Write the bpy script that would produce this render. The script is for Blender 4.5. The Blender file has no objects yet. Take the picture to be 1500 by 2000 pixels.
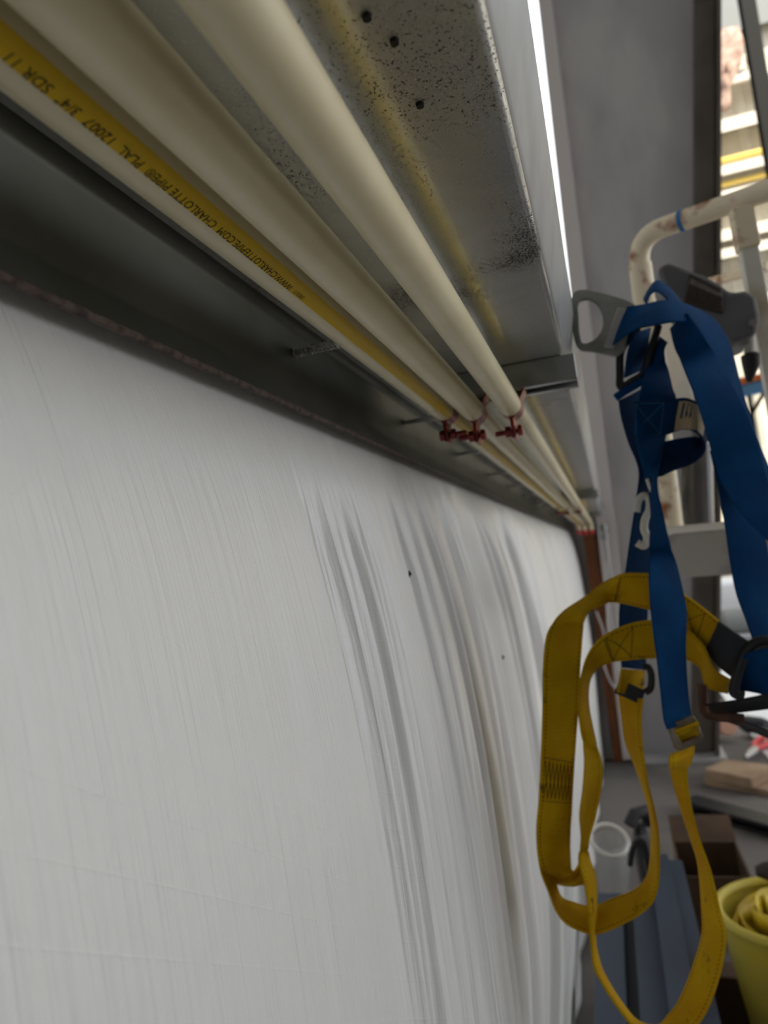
import bpy, bmesh, math, random
from mathutils import Vector, Matrix
random.seed(7)
sc = bpy.context.scene
col = sc.collection
PI = math.pi
# ------------------------------------------------------------------ camera
FPX = 1400.0
CAMZ = 1.2
CAM = Vector((0, 0, CAMZ))
eY = Vector((437, 70, 1400)).normalized()            # along the wall, in (right, down, forward)
eZ = Vector((-1851, -16440, 1400)); eZ = (eZ - eY * eZ.dot(eY)).normalized()
eX = eY.cross(eZ).normalized()
RIGHT = Vector((eX.x, eY.x, eZ.x)); DOWN = Vector((eX.y, eY.y, eZ.y)); FWD = Vector((eX.z, eY.z, eZ.z))
cd = bpy.data.cameras.new('camera'); cam = bpy.data.objects.new('camera', cd); col.objects.link(cam)
m = Matrix.Identity(4)
for i in range(3):
    m[i][0] = RIGHT[i]; m[i][1] = -DOWN[i]; m[i][2] = -FWD[i]; m[i][3] = CAM[i]
cam.matrix_world = m
cd.sensor_fit = 'HORIZONTAL'; cd.sensor_width = 36; cd.lens = FPX * 36 / 1500
cd.clip_start = 0.01; cd.clip_end = 200
cd.dof.use_dof = True; cd.dof.focus_distance = 0.37; cd.dof.aperture_fstop = cd.lens / 2.7
sc.camera = cam
# ------------------------------------------------------------------ light
sc.view_settings.view_transform = 'Standard'; sc.view_settings.look = 'None'
sc.view_settings.gamma = 1; sc.view_settings.use_curve_mapping = False
sc.view_settings.exposure = 1.16
sc.cycles.use_denoising = True
w = bpy.data.worlds.new('sky'); sc.world = w; w.use_nodes = True
bg = w.node_tree.nodes['Background']; bg.inputs[0].default_value = (0.93, 0.965, 1, 1); bg.inputs[1].default_value = 1.0
sd = bpy.data.lights.new('sun', 'SUN'); sd.energy = 4.4; sd.angle = 0.02; sd.color = (1, .90, .74)
sun = bpy.data.objects.new('sun', sd); col.objects.link(sun)
el, az = math.radians(40), Vector((.80, -.60, 0))
tosun = az * math.cos(el) + Vector((0, 0, math.sin(el)))
sun.rotation_euler = tosun.to_track_quat('Z', 'Y').to_euler()
sun.location = (6, -4, 12)
# ------------------------------------------------------------------ helpers
def ray(px, py): return RIGHT * ((px - 750) / FPX) + DOWN * ((py - 1000) / FPX) + FWD
def U(px, py, Y):
    d = ray(px, py); return CAM + d * (Y / d.y)
def F(px, py, z=0):
    d = ray(px, py); return CAM + d * ((z - CAMZ) / d.z)
def srgb(r, g, b):
    f = lambda c: (c / 255 / 12.92) if c / 255 <= .04045 else ((c / 255 + .055) / 1.055) ** 2.4
    return (f(r), f(g), f(b), 1)
def tag(o, label=None, cat=None, group=None, kind=None):
    if label: o['label'] = label
    if cat: o['category'] = cat
    if group: o['group'] = group
    if kind: o['kind'] = kind
    return o
def link(o, parent=None):
    col.objects.link(o)
    if parent:
        o.parent = parent
        M = Matrix.Identity(4); p = parent
        chain = []
        while p: chain.append(p); p = p.parent
        for q in reversed(chain): M = M @ q.matrix_parent_inverse @ q.matrix_basis
        o.matrix_parent_inverse = M.inverted()
    return o
def thing(name, loc, label, cat, group=None):
    o = bpy.data.objects.new(name, None); o.empty_display_size = .05; o.location = loc; link(o)
    return tag(o, label, cat, group)
def copy_tree(o, delta, label=None, parent=None):
    c = o.copy(); col.objects.link(c); c.parent = parent
    if parent is None: c.location = o.location + delta
    if label: c['label'] = label
    for ch in list(o.children): copy_tree(ch, delta, None, c)
    return c
def orth(t):
    t = t.normalized(); a = Vector((0, 0, 1)) if abs(t.z) < .9 else Vector((1, 0, 0))
    u = t.cross(a).normalized(); return u, t.cross(u).normalized()
class MB:
    def __init__(s): s.v = []; s.f = []; s.uv = None
    def add(s, vs, fs):
        b = len(s.v); s.v += [Vector(p) for p in vs]; s.f += [tuple(i + b for i in q) for q in fs]; return s
    def hexa(s, p):   # 8 points: bottom 4 then top 4
        return s.add(p, [(0, 3, 2, 1), (4, 5, 6, 7), (0, 1, 5, 4), (1, 2, 6, 5), (2, 3, 7, 6), (3, 0, 4, 7)])
    def box(s, lo, hi):
        x0, y0, z0 = lo; x1, y1, z1 = hi
        return s.hexa([(x0, y0, z0), (x1, y0, z0), (x1, y1, z0), (x0, y1, z0), (x0, y0, z1), (x1, y0, z1), (x1, y1, z1), (x0, y1, z1)])
    def obox(s, c, ax, ay, az):   # centre and half-axis vectors
        c = Vector(c)
        return s.hexa([c - ax - ay - az, c + ax - ay - az, c + ax + ay - az, c - ax + ay - az, c - ax - ay + az, c + ax - ay + az, c + ax + ay + az, c - ax + ay + az])
    def bar(s, p0, p1, wdt, h, up=None):
        p0, p1 = Vector(p0), Vector(p1); t = (p1 - p0)
        up = Vector(up) if up is not None else Vector((0, 0, 1))
        u = t.cross(up).normalized(); v = u.cross(t).normalized()
        return s.obox((p0 + p1) / 2, t / 2, u * wdt / 2, v * h / 2)
    def prism(s, poly, d):   # polygon of points extruded by the vector d
        n = len(poly); d = Vector(d); poly = [Vector(p) for p in poly]
        return s.add(poly + [p + d for p in poly], [tuple(range(n - 1, -1, -1)), tuple(range(n, 2 * n))] + [(i, (i + 1) % n, n + (i + 1) % n, n + i) for i in range(n)])
    def tube(s, pts, r, n=14, caps=True):
        pts = [Vector(p) for p in pts]; N = len(pts); vs = []; fs = []
        u = None
        for i, p in enumerate(pts):
            t = (pts[min(i + 1, N - 1)] - pts[max(i - 1, 0)]).normalized()
            if u is None: u, v = orth(t)
            else:
                u = (u - t * u.dot(t)).normalized(); v = t.cross(u)
            rr = r[i] if isinstance(r, (list, tuple)) else r
            for k in range(n):
                a = 2 * PI * k / n; vs.append(p + u * (rr * math.cos(a)) + v * (rr * math.sin(a)))
        for i in range(N - 1):
            for k in range(n): fs.append((i * n + k, i * n + (k + 1) % n, (i + 1) * n + (k + 1) % n, (i + 1) * n + k))
        if caps: fs += [tuple(range(n - 1, -1, -1)), tuple((N - 1) * n + k for k in range(n))]
        return s.add(vs, fs)
    def ring(s, c, axis, R, r, n=40, k=10):
        u, v = orth(Vector(axis)); c = Vector(c); ax = Vector(axis).normalized(); vs = []; fs = []
        for i in range(n):
            a = 2 * PI * i / n; d = u * math.cos(a) + v * math.sin(a)
            for j in range(k):
                b = 2 * PI * j / k; vs.append(c + d * (R + r * math.cos(b)) + ax * (r * math.sin(b)))
        for i in range(n):
            for j in range(k): fs.append((i * k + j, ((i + 1) % n) * k + j, ((i + 1) % n) * k + (j + 1) % k, i * k + (j + 1) % k))
        return s.add(vs, fs)
    def build(s, name, mat, parent=None, angle=35, bevel=0, label=None):
        me = bpy.data.meshes.new(name)
        o = bpy.data.objects.new(name, me); link(o, parent)
        org = Vector((0, 0, 0))
        if parent is None and s.v:      # origin at the base of the thing
            lo = [min(p[i] for p in s.v) for i in range(3)]; hi = [max(p[i] for p in s.v) for i in range(3)]
            org = Vector(((lo[0] + hi[0]) / 2, (lo[1] + hi[1]) / 2, lo[2])); o.location = org
        me.from_pydata([tuple(p - org) for p in s.v], [], s.f)
        bm = bmesh.new(); bm.from_mesh(me); bmesh.ops.recalc_face_normals(bm, faces=bm.faces); bm.to_mesh(me); bm.free()
        if s.uv:
            l = me.uv_layers.new(name='uv')
            for lp in me.loops: l.data[lp.index].uv = s.uv[lp.vertex_index]
        me.materials.append(MAT[mat])
        me.shade_smooth()
        if angle < 180: me.set_sharp_from_angle(angle=math.radians(angle))
        if bevel:
            b = o.modifiers.new('bevel', 'BEVEL'); b.width = bevel; b.segments = 2; b.limit_method = 'ANGLE'; b.angle_limit = math.radians(40)
        if label: o['label'] = label
        return o
def cr(pts, per=8):   # Catmull-Rom through a list of equal-length tuples
    P = [Vector(p) for p in pts]; out = []
    for i in range(len(P) - 1):
        a, b, c, d = P[max(i - 1, 0)], P[i], P[i + 1], P[min(i + 2, len(P) - 1)]
        for k in range(per):
            t = k / per
            out.append(.5 * ((2 * b) + (c - a) * t + (2 * a - 5 * b + 4 * c - d) * t * t + (3 * b - a - 3 * c + d) * t ** 3))
    out.append(P[-1]); return out
# ------------------------------------------------------------------ materials
MAT = {}
def mat(name, rgb, rough=.6, metal=0., rgb2=None, scale=8., lo=.4, hi=.65, bump=0., bscale=60., stretch=(1, 1, 1), spec=.5, trans=0., alpha=1., detail=5):
    mt = bpy.data.materials.new(name); mt.use_nodes = True; N = mt.node_tree.nodes; L = mt.node_tree.links
    p = N['Principled BSDF']; p.inputs['Base Color'].default_value = srgb(*rgb); p.inputs['Roughness'].default_value = rough; p.inputs['Metallic'].default_value = metal
    p.inputs['Specular IOR Level'].default_value = spec
    if trans: p.inputs['Transmission Weight'].default_value = trans
    if alpha < 1: p.inputs['Alpha'].default_value = alpha
    tc = N.new('ShaderNodeTexCoord'); mp = N.new('ShaderNodeMapping'); mp.inputs['Scale'].default_value = stretch
    L.new(tc.outputs['Object'], mp.inputs['Vector'])
    if rgb2:
        n = N.new('ShaderNodeTexNoise'); n.inputs['Scale'].default_value = scale; n.inputs['Detail'].default_value = detail
        L.new(mp.outputs[0], n.inputs['Vector'])
        r = N.new('ShaderNodeMapRange'); r.inputs[1].default_value = lo; r.inputs[2].default_value = hi; L.new(n.outputs[0], r.inputs[0])
        mx = N.new('ShaderNodeMix'); mx.data_type = 'RGBA'; mx.inputs[6].default_value = srgb(*rgb); mx.inputs[7].default_value = srgb(*rgb2)
        L.new(r.outputs[0], mx.inputs[0]); L.new(mx.outputs[2], p.inputs['Base Color'])
    if bump:
        n = N.new('ShaderNodeTexNoise'); n.inputs['Scale'].default_value = bscale; n.inputs['Detail'].default_value = 3
        L.new(mp.outputs[0], n.inputs['Vector'])
        b = N.new('ShaderNodeBump'); b.inputs['Strength'].default_value = bump; b.inputs['Distance'].default_value = .002
        L.new(n.outputs[0], b.inputs['Height']); L.new(b.outputs[0], p.inputs['Normal'])
    MAT[name] = mt; return mt
def mth(N, L, op, a, b=None):
    n = N.new('ShaderNodeMath'); n.operation = op
    for i, x in enumerate((a, b)):
        if x is None: continue
        if isinstance(x, (int, float)): n.inputs[i].default_value = x
        else: L.new(x, n.inputs[i])
    return n.outputs[0]
mat('concrete', (112, 107, 103), .85, rgb2=(92, 88, 85), scale=3, bump=.3)
mat('panel_white', (205, 205, 202), .5)
mat('panel_dark', (112, 110, 106), .6)
mat('roof_panel', (190, 190, 186), .5)
mat('siding', (205, 200, 185), .5, rgb2=(188, 182, 168), scale=2)
mat('girt_far', (222, 216, 204), .45)
mat('galv_far', (120, 124, 124), .6)
mat('primer', (184, 182, 182), .55, rgb2=(166, 165, 168), scale=3.5, stretch=(1, 1, .35), lo=.42, hi=.6, bump=.15)
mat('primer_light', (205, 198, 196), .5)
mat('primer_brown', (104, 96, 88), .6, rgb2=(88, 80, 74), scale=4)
mat('dark_steel', (22, 23, 22), .7, spec=.2)
mat('pipe', (222, 212, 178), .38, rgb2=(216, 204, 168), scale=20, spec=.45)
mat('pipe_yellow', (222, 184, 8), .42)
mat('ink', (18, 18, 14), .6)
mat('copper', (150, 66, 60), .36, .8, rgb2=(104, 46, 46), scale=60, lo=.4, hi=.62)
mat('red_cap', (190, 28, 34), .45)
mat('zinc', (168, 172, 174), .32, .9, rgb2=(140, 144, 146), scale=25)
mat('screw', (190, 190, 186), .3, .7)
mat('rust_edge', (98, 84, 76), .85, rgb2=(62, 50, 45), scale=160, bump=.4, bscale=300)
mat('wood', (136, 78, 34), .6, rgb2=(104, 56, 24), scale=8, stretch=(6, 6, .6))
mat('conduit', (176, 172, 168), .4, .6)
mat('clear_plastic', (225, 228, 230), .15, alpha=.32)
mat('dring', (160, 161, 156), .5, .35, rgb2=(136, 137, 132), scale=40)
mat('slot_bar', (176, 174, 176), .4, .6)
mat('buckle', (150, 142, 128), .4, .4, rgb2=(112, 100, 88), scale=60)
mat('buckle_rust', (112, 80, 66), .6, .5, rgb2=(78, 58, 52), scale=70)
mat('black_plastic', (26, 27, 30), .5)
mat('dark_pad', (36, 40, 48), .7)
mat('white_plastic', (222, 218, 208), .5)
mat('tan_label', (172, 154, 122), .7)
mat('thread_dark', (64, 48, 8), .9)
mat('thread_blue', (36, 92, 138), .9)
mat('lift_paint', (255, 240, 212), .5, rgb2=(160, 88, 36), scale=24, lo=.53, hi=.66, bump=.2, detail=8)
mat('lift_white', (236, 232, 224), .5, rgb2=(200, 186, 160), scale=12, lo=.5, hi=.7)
mat('lift_grey', (168, 164, 158), .6, rgb2=(134, 132, 130), scale=14, lo=.42, hi=.62)
mat('blue_tape', (30, 120, 190), .5)
mat('box_grey', (104, 104, 108), .55, rgb2=(92, 92, 96), scale=12)
mat('rubber', (56, 48, 44), .6)
mat('smoked', (66, 64, 64), .18, rgb2=(92, 90, 90), scale=5)
mat('blue_grey', (48, 62, 84), .5, rgb2=(36, 49, 68), scale=5, stretch=(1, .2, 1))
mat('blue_dark', (20, 30, 46), .5)
mat('bag', (34, 34, 38), .7, rgb2=(54, 52, 56), scale=9, bump=.5, bscale=25)
mat('cardboard', (172, 146, 120), .85, rgb2=(150, 124, 100), scale=6)
mat('cardboard_dark', (84, 62, 42), .85, rgb2=(66, 48, 34), scale=6)
mat('paper', (210, 208, 200), .8)
mat('bin_yellow', (198, 178, 60), .5, rgb2=(176, 166, 84), scale=6)
mat('hose_yellow', (226, 200, 40), .5, rgb2=(190, 160, 24), scale=16)
mat('pale_yellow', (226, 200, 104), .5)
mat('white_sheet', (232, 236, 242), .5)
mat('red_grip', (200, 40, 52), .5)
mat('steel_tool', (150, 152, 156), .35, .8)
mat('pink_roll', (226, 176, 152), .7)
mat('kraft', (186, 160, 146), .8, rgb2=(138, 108, 98), scale=9, bump=.6, bscale=18)
mat('foil', (214, 208, 200), .3, .5, bump=.8, bscale=30)
mat('light_blue', (96, 158, 214), .5)
mat('orange', (240, 128, 50), .5)
# galvanised steel with spangle, dark speckle and long smudges
def galv():
    mt = mat('galv', (182, 184, 182), .3, .6); N = mt.node_tree.nodes; L = mt.node_tree.links; p = N['Principled BSDF']
    tc = N.new('ShaderNodeTexCoord')
    vo = N.new('ShaderNodeTexVoronoi'); vo.inputs['Scale'].default_value = 420; L.new(tc.outputs['Object'], vo.inputs['Vector'])
    n1 = N.new('ShaderNodeTexNoise'); n1.inputs['Scale'].default_value = 9; n1.inputs['Detail'].default_value = 3; L.new(tc.outputs['Object'], n1.inputs['Vector'])
    n2 = N.new('ShaderNodeTexNoise'); n2.inputs['Scale'].default_value = 950; n2.inputs['Detail'].default_value = 4; L.new(tc.outputs['Object'], n2.inputs['Vector'])
    n3 = N.new('ShaderNodeTexNoise'); n3.inputs['Scale'].default_value = 60; n3.inputs['Detail'].default_value = 5; L.new(tc.outputs['Object'], n3.inputs['Vector'])
    a = N.new('ShaderNodeMapRange'); a.inputs[1].default_value = .40; a.inputs[2].default_value = .66; L.new(n1.outputs[0], a.inputs[0])
    sep = N.new('ShaderNodeSeparateXYZ'); L.new(tc.outputs['Object'], sep.inputs[0])
    e1 = mth(N, L, 'DIVIDE', mth(N, L, 'SUBTRACT', sep.outputs[1], .47), .10)
    gs = mth(N, L, 'POWER', 2.718, mth(N, L, 'MULTIPLY', mth(N, L, 'MULTIPLY', e1, e1), -1.0))
    am = mth(N, L, 'MULTIPLY', a.outputs[0], mth(N, L, 'ADD', .30, gs))
    thr = mth(N, L, 'SUBTRACT', .64, mth(N, L, 'MULTIPLY', am, .24))
    sp = N.new('ShaderNodeMapRange'); L.new(n2.outputs[0], sp.inputs[0]); L.new(thr, sp.inputs[1]); L.new(mth(N, L, 'ADD', thr, .035), sp.inputs[2])
    mx = N.new('ShaderNodeMix'); mx.data_type = 'RGBA'; mx.inputs[6].default_value = srgb(222, 224, 222); mx.inputs[7].default_value = srgb(196, 198, 196); L.new(n3.outputs[0], mx.inputs[0])
    m2 = N.new('ShaderNodeMix'); m2.data_type = 'RGBA'; L.new(mth(N, L, 'MULTIPLY', sp.outputs[0], .92), m2.inputs[0]); L.new(mx.outputs[2], m2.inputs[6]); m2.inputs[7].default_value = srgb(62, 56, 50)
    L.new(m2.outputs[2], p.inputs['Base Color'])
    rg = N.new('ShaderNodeMapRange'); rg.inputs[3].default_value = .16; rg.inputs[4].default_value = .30; L.new(n3.outputs[0], rg.inputs[0])
    L.new(mth(N, L, 'ADD', rg.outputs[0], mth(N, L, 'MULTIPLY', sp.outputs[0], .3)), p.inputs['Roughness'])
    b = N.new('ShaderNodeBump'); b.inputs['Strength'].default_value = .03; b.inputs['Distance'].default_value = .0003; L.new(vo.outputs['Distance'], b.inputs['Height']); L.new(b.outputs[0], p.inputs['Normal'])
galv()
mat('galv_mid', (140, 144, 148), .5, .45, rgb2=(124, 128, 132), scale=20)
mat('galv_shaded', (104, 106, 100), .42, .7, rgb2=(92, 94, 86), scale=14)
# white reinforced vapour-barrier facing: fine vertical ribs and a faint triangular scrim
def facing():
    mt = mat('facing', (226, 226, 225), .36); N = mt.node_tree.nodes; L = mt.node_tree.links; p = N['Principled BSDF']
    tc = N.new('ShaderNodeTexCoord')
    def noise(sc_, st, d=3):
        mp = N.new('ShaderNodeMapping'); mp.inputs['Scale'].default_value = st; L.new(tc.outputs['Object'], mp.inputs['Vector'])
        n = N.new('ShaderNodeTexNoise'); n.inputs['Scale'].default_value = sc_; n.inputs['Detail'].default_value = d; L.new(mp.outputs[0], n.inputs['Vector']); return n.outputs[0]
    ribs = noise(1, (2, 150, 2.0), 2); fine = noise(1, (2, 420, 14), 2); lump = noise(90, (1, 1, 1), 4)
    sx = N.new('ShaderNodeSeparateXYZ'); L.new(tc.outputs['Object'], sx.inputs[0])
    def lines(ang, per):
        c, s = math.cos(ang) / per, math.sin(ang) / per
        t = mth(N, L, 'ADD', mth(N, L, 'MULTIPLY', sx.outputs[1], c), mth(N, L, 'MULTIPLY', sx.outputs[2], s))
        d = mth(N, L, 'ABSOLUTE', mth(N, L, 'SUBTRACT', mth(N, L, 'FRACT', t), .5))
        r = N.new('ShaderNodeMapRange'); r.inputs[1].default_value = .0; r.inputs[2].default_value = .03; r.inputs[3].default_value = 1; r.inputs[4].default_value = 0; L.new(d, r.inputs[0]); return r.outputs[0]
    scr = mth(N, L, 'ADD', mth(N, L, 'ADD', lines(math.radians(60), .021), lines(math.radians(120), .021)), lines(math.radians(0), .012))
    h = mth(N, L, 'ADD', mth(N, L, 'ADD', mth(N, L, 'MULTIPLY', ribs, 1.0), mth(N, L, 'MULTIPLY', fine, .55)), mth(N, L, 'ADD', mth(N, L, 'MULTIPLY', lump, .25), mth(N, L, 'MULTIPLY', scr, .05)))
    b = N.new('ShaderNodeBump'); b.inputs['Strength'].default_value = .8; b.inputs['Distance'].default_value = .0018; L.new(h, b.inputs['Height']); L.new(b.outputs[0], p.inputs['Normal'])
facing()
# webbing: ribs across, stitched seam near each edge (uv: u across 0..1, v metres along)
def webbing(name, c1, c2, rib, stitch, stain, rough=.62):
    mt = mat(name, c1, .85, spec=.12); N = mt.node_tree.nodes; L = mt.node_tree.links; p = N['Principled BSDF']
    uvn = N.new('ShaderNodeUVMap'); uvn.uv_map = 'uv'; sx = N.new('ShaderNodeSeparateXYZ'); L.new(uvn.outputs[0], sx.inputs[0]); u, v = sx.outputs[0], sx.outputs[1]
    tc = N.new('ShaderNodeTexCoord')
    n = N.new('ShaderNodeTexNoise'); n.inputs['Scale'].default_value = 28; n.inputs['Detail'].default_value = 6; L.new(tc.outputs['Object'], n.inputs['Vector'])
    r = N.new('ShaderNodeMapRange'); r.inputs[1].default_value = .35; r.inputs[2].default_value = .7; L.new(n.outputs[0], r.inputs[0])
    mx = N.new('ShaderNodeMix'); mx.data_type = 'RGBA'; mx.inputs[6].default_value = srgb(*c1); mx.inputs[7].default_value = srgb(*c2); L.new(r.outputs[0], mx.inputs[0])
    out = mx.outputs[2]
    if stain:
        n2 = N.new('ShaderNodeTexNoise'); n2.inputs['Scale'].default_value = 34; n2.inputs['Detail'].default_value = 7; n2.inputs['Roughness'].default_value = .65; L.new(tc.outputs['Object'], n2.inputs['Vector'])
        r2 = N.new('ShaderNodeMapRange'); r2.inputs[1].default_value = .63; r2.inputs[2].default_value = .71; L.new(n2.outputs[0], r2.inputs[0])
        m3 = N.new('ShaderNodeMix'); m3.data_type = 'RGBA'; L.new(mth(N, L, 'MULTIPLY', r2.outputs[0], .8), m3.inputs[0]); L.new(out, m3.inputs[6]); m3.inputs[7].default_value = srgb(52, 40, 14); out = m3.outputs[2]
    if stitch:
        e = mth(N, L, 'ABSOLUTE', mth(N, L, 'SUBTRACT', mth(N, L, 'ABSOLUTE', mth(N, L, 'SUBTRACT', u, .5)), .42))
        s1 = mth(N, L, 'LESS_THAN', e, .012); d1 = mth(N, L, 'LESS_THAN', mth(N, L, 'FRACT', mth(N, L, 'MULTIPLY', v, 230)), .62)
        m4 = N.new('ShaderNodeMix'); m4.data_type = 'RGBA'; L.new(mth(N, L, 'MULTIPLY', mth(N, L, 'MULTIPLY', s1, d1), .9), m4.inputs[0]); L.new(out, m4.inputs[6]); m4.inputs[7].default_value = srgb(40, 32, 10); out = m4.outputs[2]
    h = mth(N, L, 'SINE', mth(N, L, 'MULTIPLY', mth(N, L, 'ADD', v, mth(N, L, 'MULTIPLY', u, .004)), 2 * PI / rib))
    m5 = N.new('ShaderNodeMix'); m5.data_type = 'RGBA'; m5.blend_type = 'MULTIPLY'; m5.inputs[7].default_value = (.72, .72, .72, 1)
    L.new(mth(N, L, 'LESS_THAN', h, -.5), m5.inputs[0]); L.new(out, m5.inputs[6]); out = m5.outputs[2]
    L.new(out, p.inputs['Base Color'])
    b = N.new('ShaderNodeBump'); b.inputs['Strength'].default_value = .5; b.inputs['Distance'].default_value = .0005; L.new(h, b.inputs['Height']); L.new(b.outputs[0], p.inputs['Normal'])
webbing('web_blue', (8, 72, 124), (5, 58, 108), .0024, False, False)
webbing('web_navy', (6, 52, 92), (4, 42, 78), .0024, False, False)
webbing('web_yellow', (212, 172, 14), (198, 150, 8), .0017, True, True)
# ------------------------------------------------------------------ the setting
def struct(mb, name, mt, **k): return tag(mb.build(name, mt, **k), kind='structure')
struct(MB().box((-.9, -9, -.12), (16, 22, 0)), 'floor', 'concrete')
struct(MB().box((-.9, -8, 7.0), (9, 4.9, 7.1)), 'ceiling', 'roof_panel')
struct(MB().box((-.40, -6, 0), (-.33, 14, 7.0)), 'wall_left', 'panel_white')
struct(MB().box((-.33, -1.62, 0), (9, -1.55, 7.0)), 'light_blocker_back', 'panel_dark')  # added dark wall behind the camera, unseen, to block light and reflections
# end wall with its girts and posts
YE = 9.0
we = MB()
xs = []; x = .6
while x < 9:
    xs += [(x, YE + .12), (x + .03, YE + .09), (x + .09, YE + .09), (x + .12, YE + .12)]; x += .3
for i in range(len(xs) - 1):
    a, b_ = xs[i], xs[i + 1]
    we.add([(a[0], a[1], 0), (b_[0], b_[1], 0), (b_[0], b_[1], 8.6), (a[0], a[1], 8.6), (a[0], YE + .2, 0), (b_[0], YE + .2, 0), (b_[0], YE + .2, 8.6), (a[0], YE + .2, 8.6)], [(0, 1, 2, 3), (4, 7, 6, 5), (3, 2, 6, 7)])
wend = struct(we, 'wall_end', 'siding', angle=20)
for py, h in ((146, .13), (236, .14), (324, .10), (372, .08), (452, .12), (488, .10)):
    z = U(1450, py, YE - .2).z
    g = MB()
    g.box((.9, YE - .2, z - h / 2), (9, YE - .194, z + h / 2)); g.box((.9, YE - .2, z + h / 2), (9, YE + .09, z + h / 2 + .006)); g.box((.9, YE + .084, z + h / 2), (9, YE + .09, z + h))
    g.build('wall_girt', 'girt_far', wend)
# upper grey panel on the end wall and its dark post
p0 = U(1478, 100, 8.2)
post = thing('steel_post', (p0.x, 8.2, 0), 'dark grey steel post standing before the far beige wall, right edge', 'post')
MB().box((p0.x - .07, 8.19, .012), (p0.x + .07, 8.20, 8.4)).box((p0.x - .07, 8.33, .012), (p0.x + .07, 8.34, 8.4)).box((p0.x - .005, 8.20, .012), (p0.x + .005, 8.33, 8.4)).build('shaft', 'dark_steel', post)
MB().box((p0.x - .11, 8.16, 0), (p0.x + .11, 8.37, .012)).build('base_plate', 'dark_steel', post)
zt = U(1450, 60, YE).z
MB().box((.9, YE - .03, zt), (6, YE - .01, zt + 1.6)).build('upper_panel', 'galv_far', wend)
# ------------------------------------------------------------------ girt (cold-formed zee section on the wall)
H = .190
YN, YF = -.45, 4.36
prof = [(-.004, H + .082), (-.002, H + .068), (-.0135, H + .006), (-.0155, H + .0018), (-.020, H), (-.110, H), (-.193, H), (-.1985, H - .002), (-.201, H - .007), (-.201, H - .048), (-.2005, H - .052), (-.1905, H - .0705)]
t = .0022
def offset(pr, d):
    out = []
    for i, p in enumerate(pr):
        a = Vector(pr[max(i - 1, 0)]); c = Vector(pr[min(i + 1, len(pr) - 1)]); tg = (c - a).normalized(); out.append((p[0] + tg.y * d, p[1] - tg.x * d))
    return out
girt = thing('wall_girt', (-.1, 2.0, CAMZ + H - .07), 'galvanized steel zee girt running along the wall above three cream pipes', 'girt')
pa, pb = prof, offset(prof, -t)
if sum(q[1] for q in pb) < sum(q[1] for q in pa): pb = offset(prof, t)
gm = MB(); n = len(prof)
ny = 12
for j in range(ny + 1):
    y = YN + (YF - YN) * j / ny
    gm.v += [Vector((a[0], y, CAMZ + a[1])) for a in pa] + [Vector((a[0], y, CAMZ + a[1])) for a in pb]
for j in range(ny):
    b0, b1 = j * 2 * n, (j + 1) * 2 * n
    for i in range(n - 1):
        gm.f.append((b0 + i, b0 + i + 1, b1 + i + 1, b1 + i)); gm.f.append((b0 + n + i, b1 + n + i, b1 + n + i + 1, b0 + n + i + 1))
    gm.f.append((b0, b1, b1 + n, b0 + n)); gm.f.append((b0 + n - 1, b0 + 2 * n - 1, b1 + 2 * n - 1, b1 + n - 1))
for b0, s in ((0, 1), (ny * 2 * n, -1)):
    for i in range(n - 1): gm.f.append((b0 + i, b0 + n + i, b0 + n + i + 1, b0 + i + 1))
zo = gm.build('zee_section', 'galv', girt, angle=60)
zo.data.materials.append(MAT['galv_shaded']); zo.data.materials.append(MAT['galv_mid'])          # shade on outer flange and lip put into the colour; inner flange toned down
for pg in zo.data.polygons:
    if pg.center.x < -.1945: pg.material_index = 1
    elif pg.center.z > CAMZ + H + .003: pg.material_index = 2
# raw rusty cut edge of the lower lip
lx, lz = prof[-1]
MB().tube([(lx + .0004, YN, CAMZ + lz - .0009), (lx + .0004, YF, CAMZ + lz - .0009)], .0021, 8).build('cut_edge', 'rust_edge', girt, label='rusty raw lower edge of the lip')
# punched spots on the web beside the pipes
for px, py in ((716, 30), (770, 78), (820, 202)):
    d = ray(px, py); P = CAM + d * (H / d.z)
    MB().tube([(P.x, P.y, CAMZ + H - .0016), (P.x, P.y, CAMZ + H + .0005)], [.0016, .0019], 10).build('rivet', 'ink', girt)
# panel screws driven through the lower flange from outside
k = 0
def screw_mb(y, dz):
    mb = MB(); p = Vector((-.204, y, CAMZ + .1685 + dz)); L_ = .044; pts = []; rs = []
    nn = 60
    mb.tube([p, p + Vector((L_, 0, .001)), p + Vector((L_ + .008, 0, .001))], [.0021, .0021, .0003], 10)
    hel = [p + Vector((.003 + (L_ - .003) * i / 200, .0030 * math.cos(i * .42), .0030 * math.sin(i * .42))) for i in range(201)]
    mb.tube(hel, .00065, 5)
    return mb
for i in range(13):
    screw_mb(.478 + .305 * i, random.uniform(-.002, .002)).build('screw', 'screw', girt)
# ------------------------------------------------------------------ insulation facing bulging below the girt
def sst(a, b, x):
    x = max(0, min(1, (x - a) / (b - a))); return x * x * (3 - 2 * x)
ZT = CAMZ + H - .004; ZB = CAMZ + H - .0715
cre = []   # (y centre, amplitude, width, drift): sharp valleys
for yc, a, wd in ((.335, .0012, .006), (.352, .0016, .007), (.43, .0012, .006), (.492, .009, .010), (.530, .004, .007), (.556, .006, .009), (.585, .006, .008), (.612, .008, .012), (.655, .008, .012), (.70, .010, .016), (.745, .009, .014), (.80, .016, .026), (.86, .012, .020), (.93, .014, .026), (1.04, .038, .06), (1.16, .008, .03), (1.26, .006, .03), (1.40, .012, .05), (1.62, .016, .07), (1.95, .010, .06), (2.3, .014, .09), (2.75, .02, .12), (3.25, .018, .14), (3.7, .02, .12)):
    cre.append((yc, a, wd, random.uniform(-.02, .03)))
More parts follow.
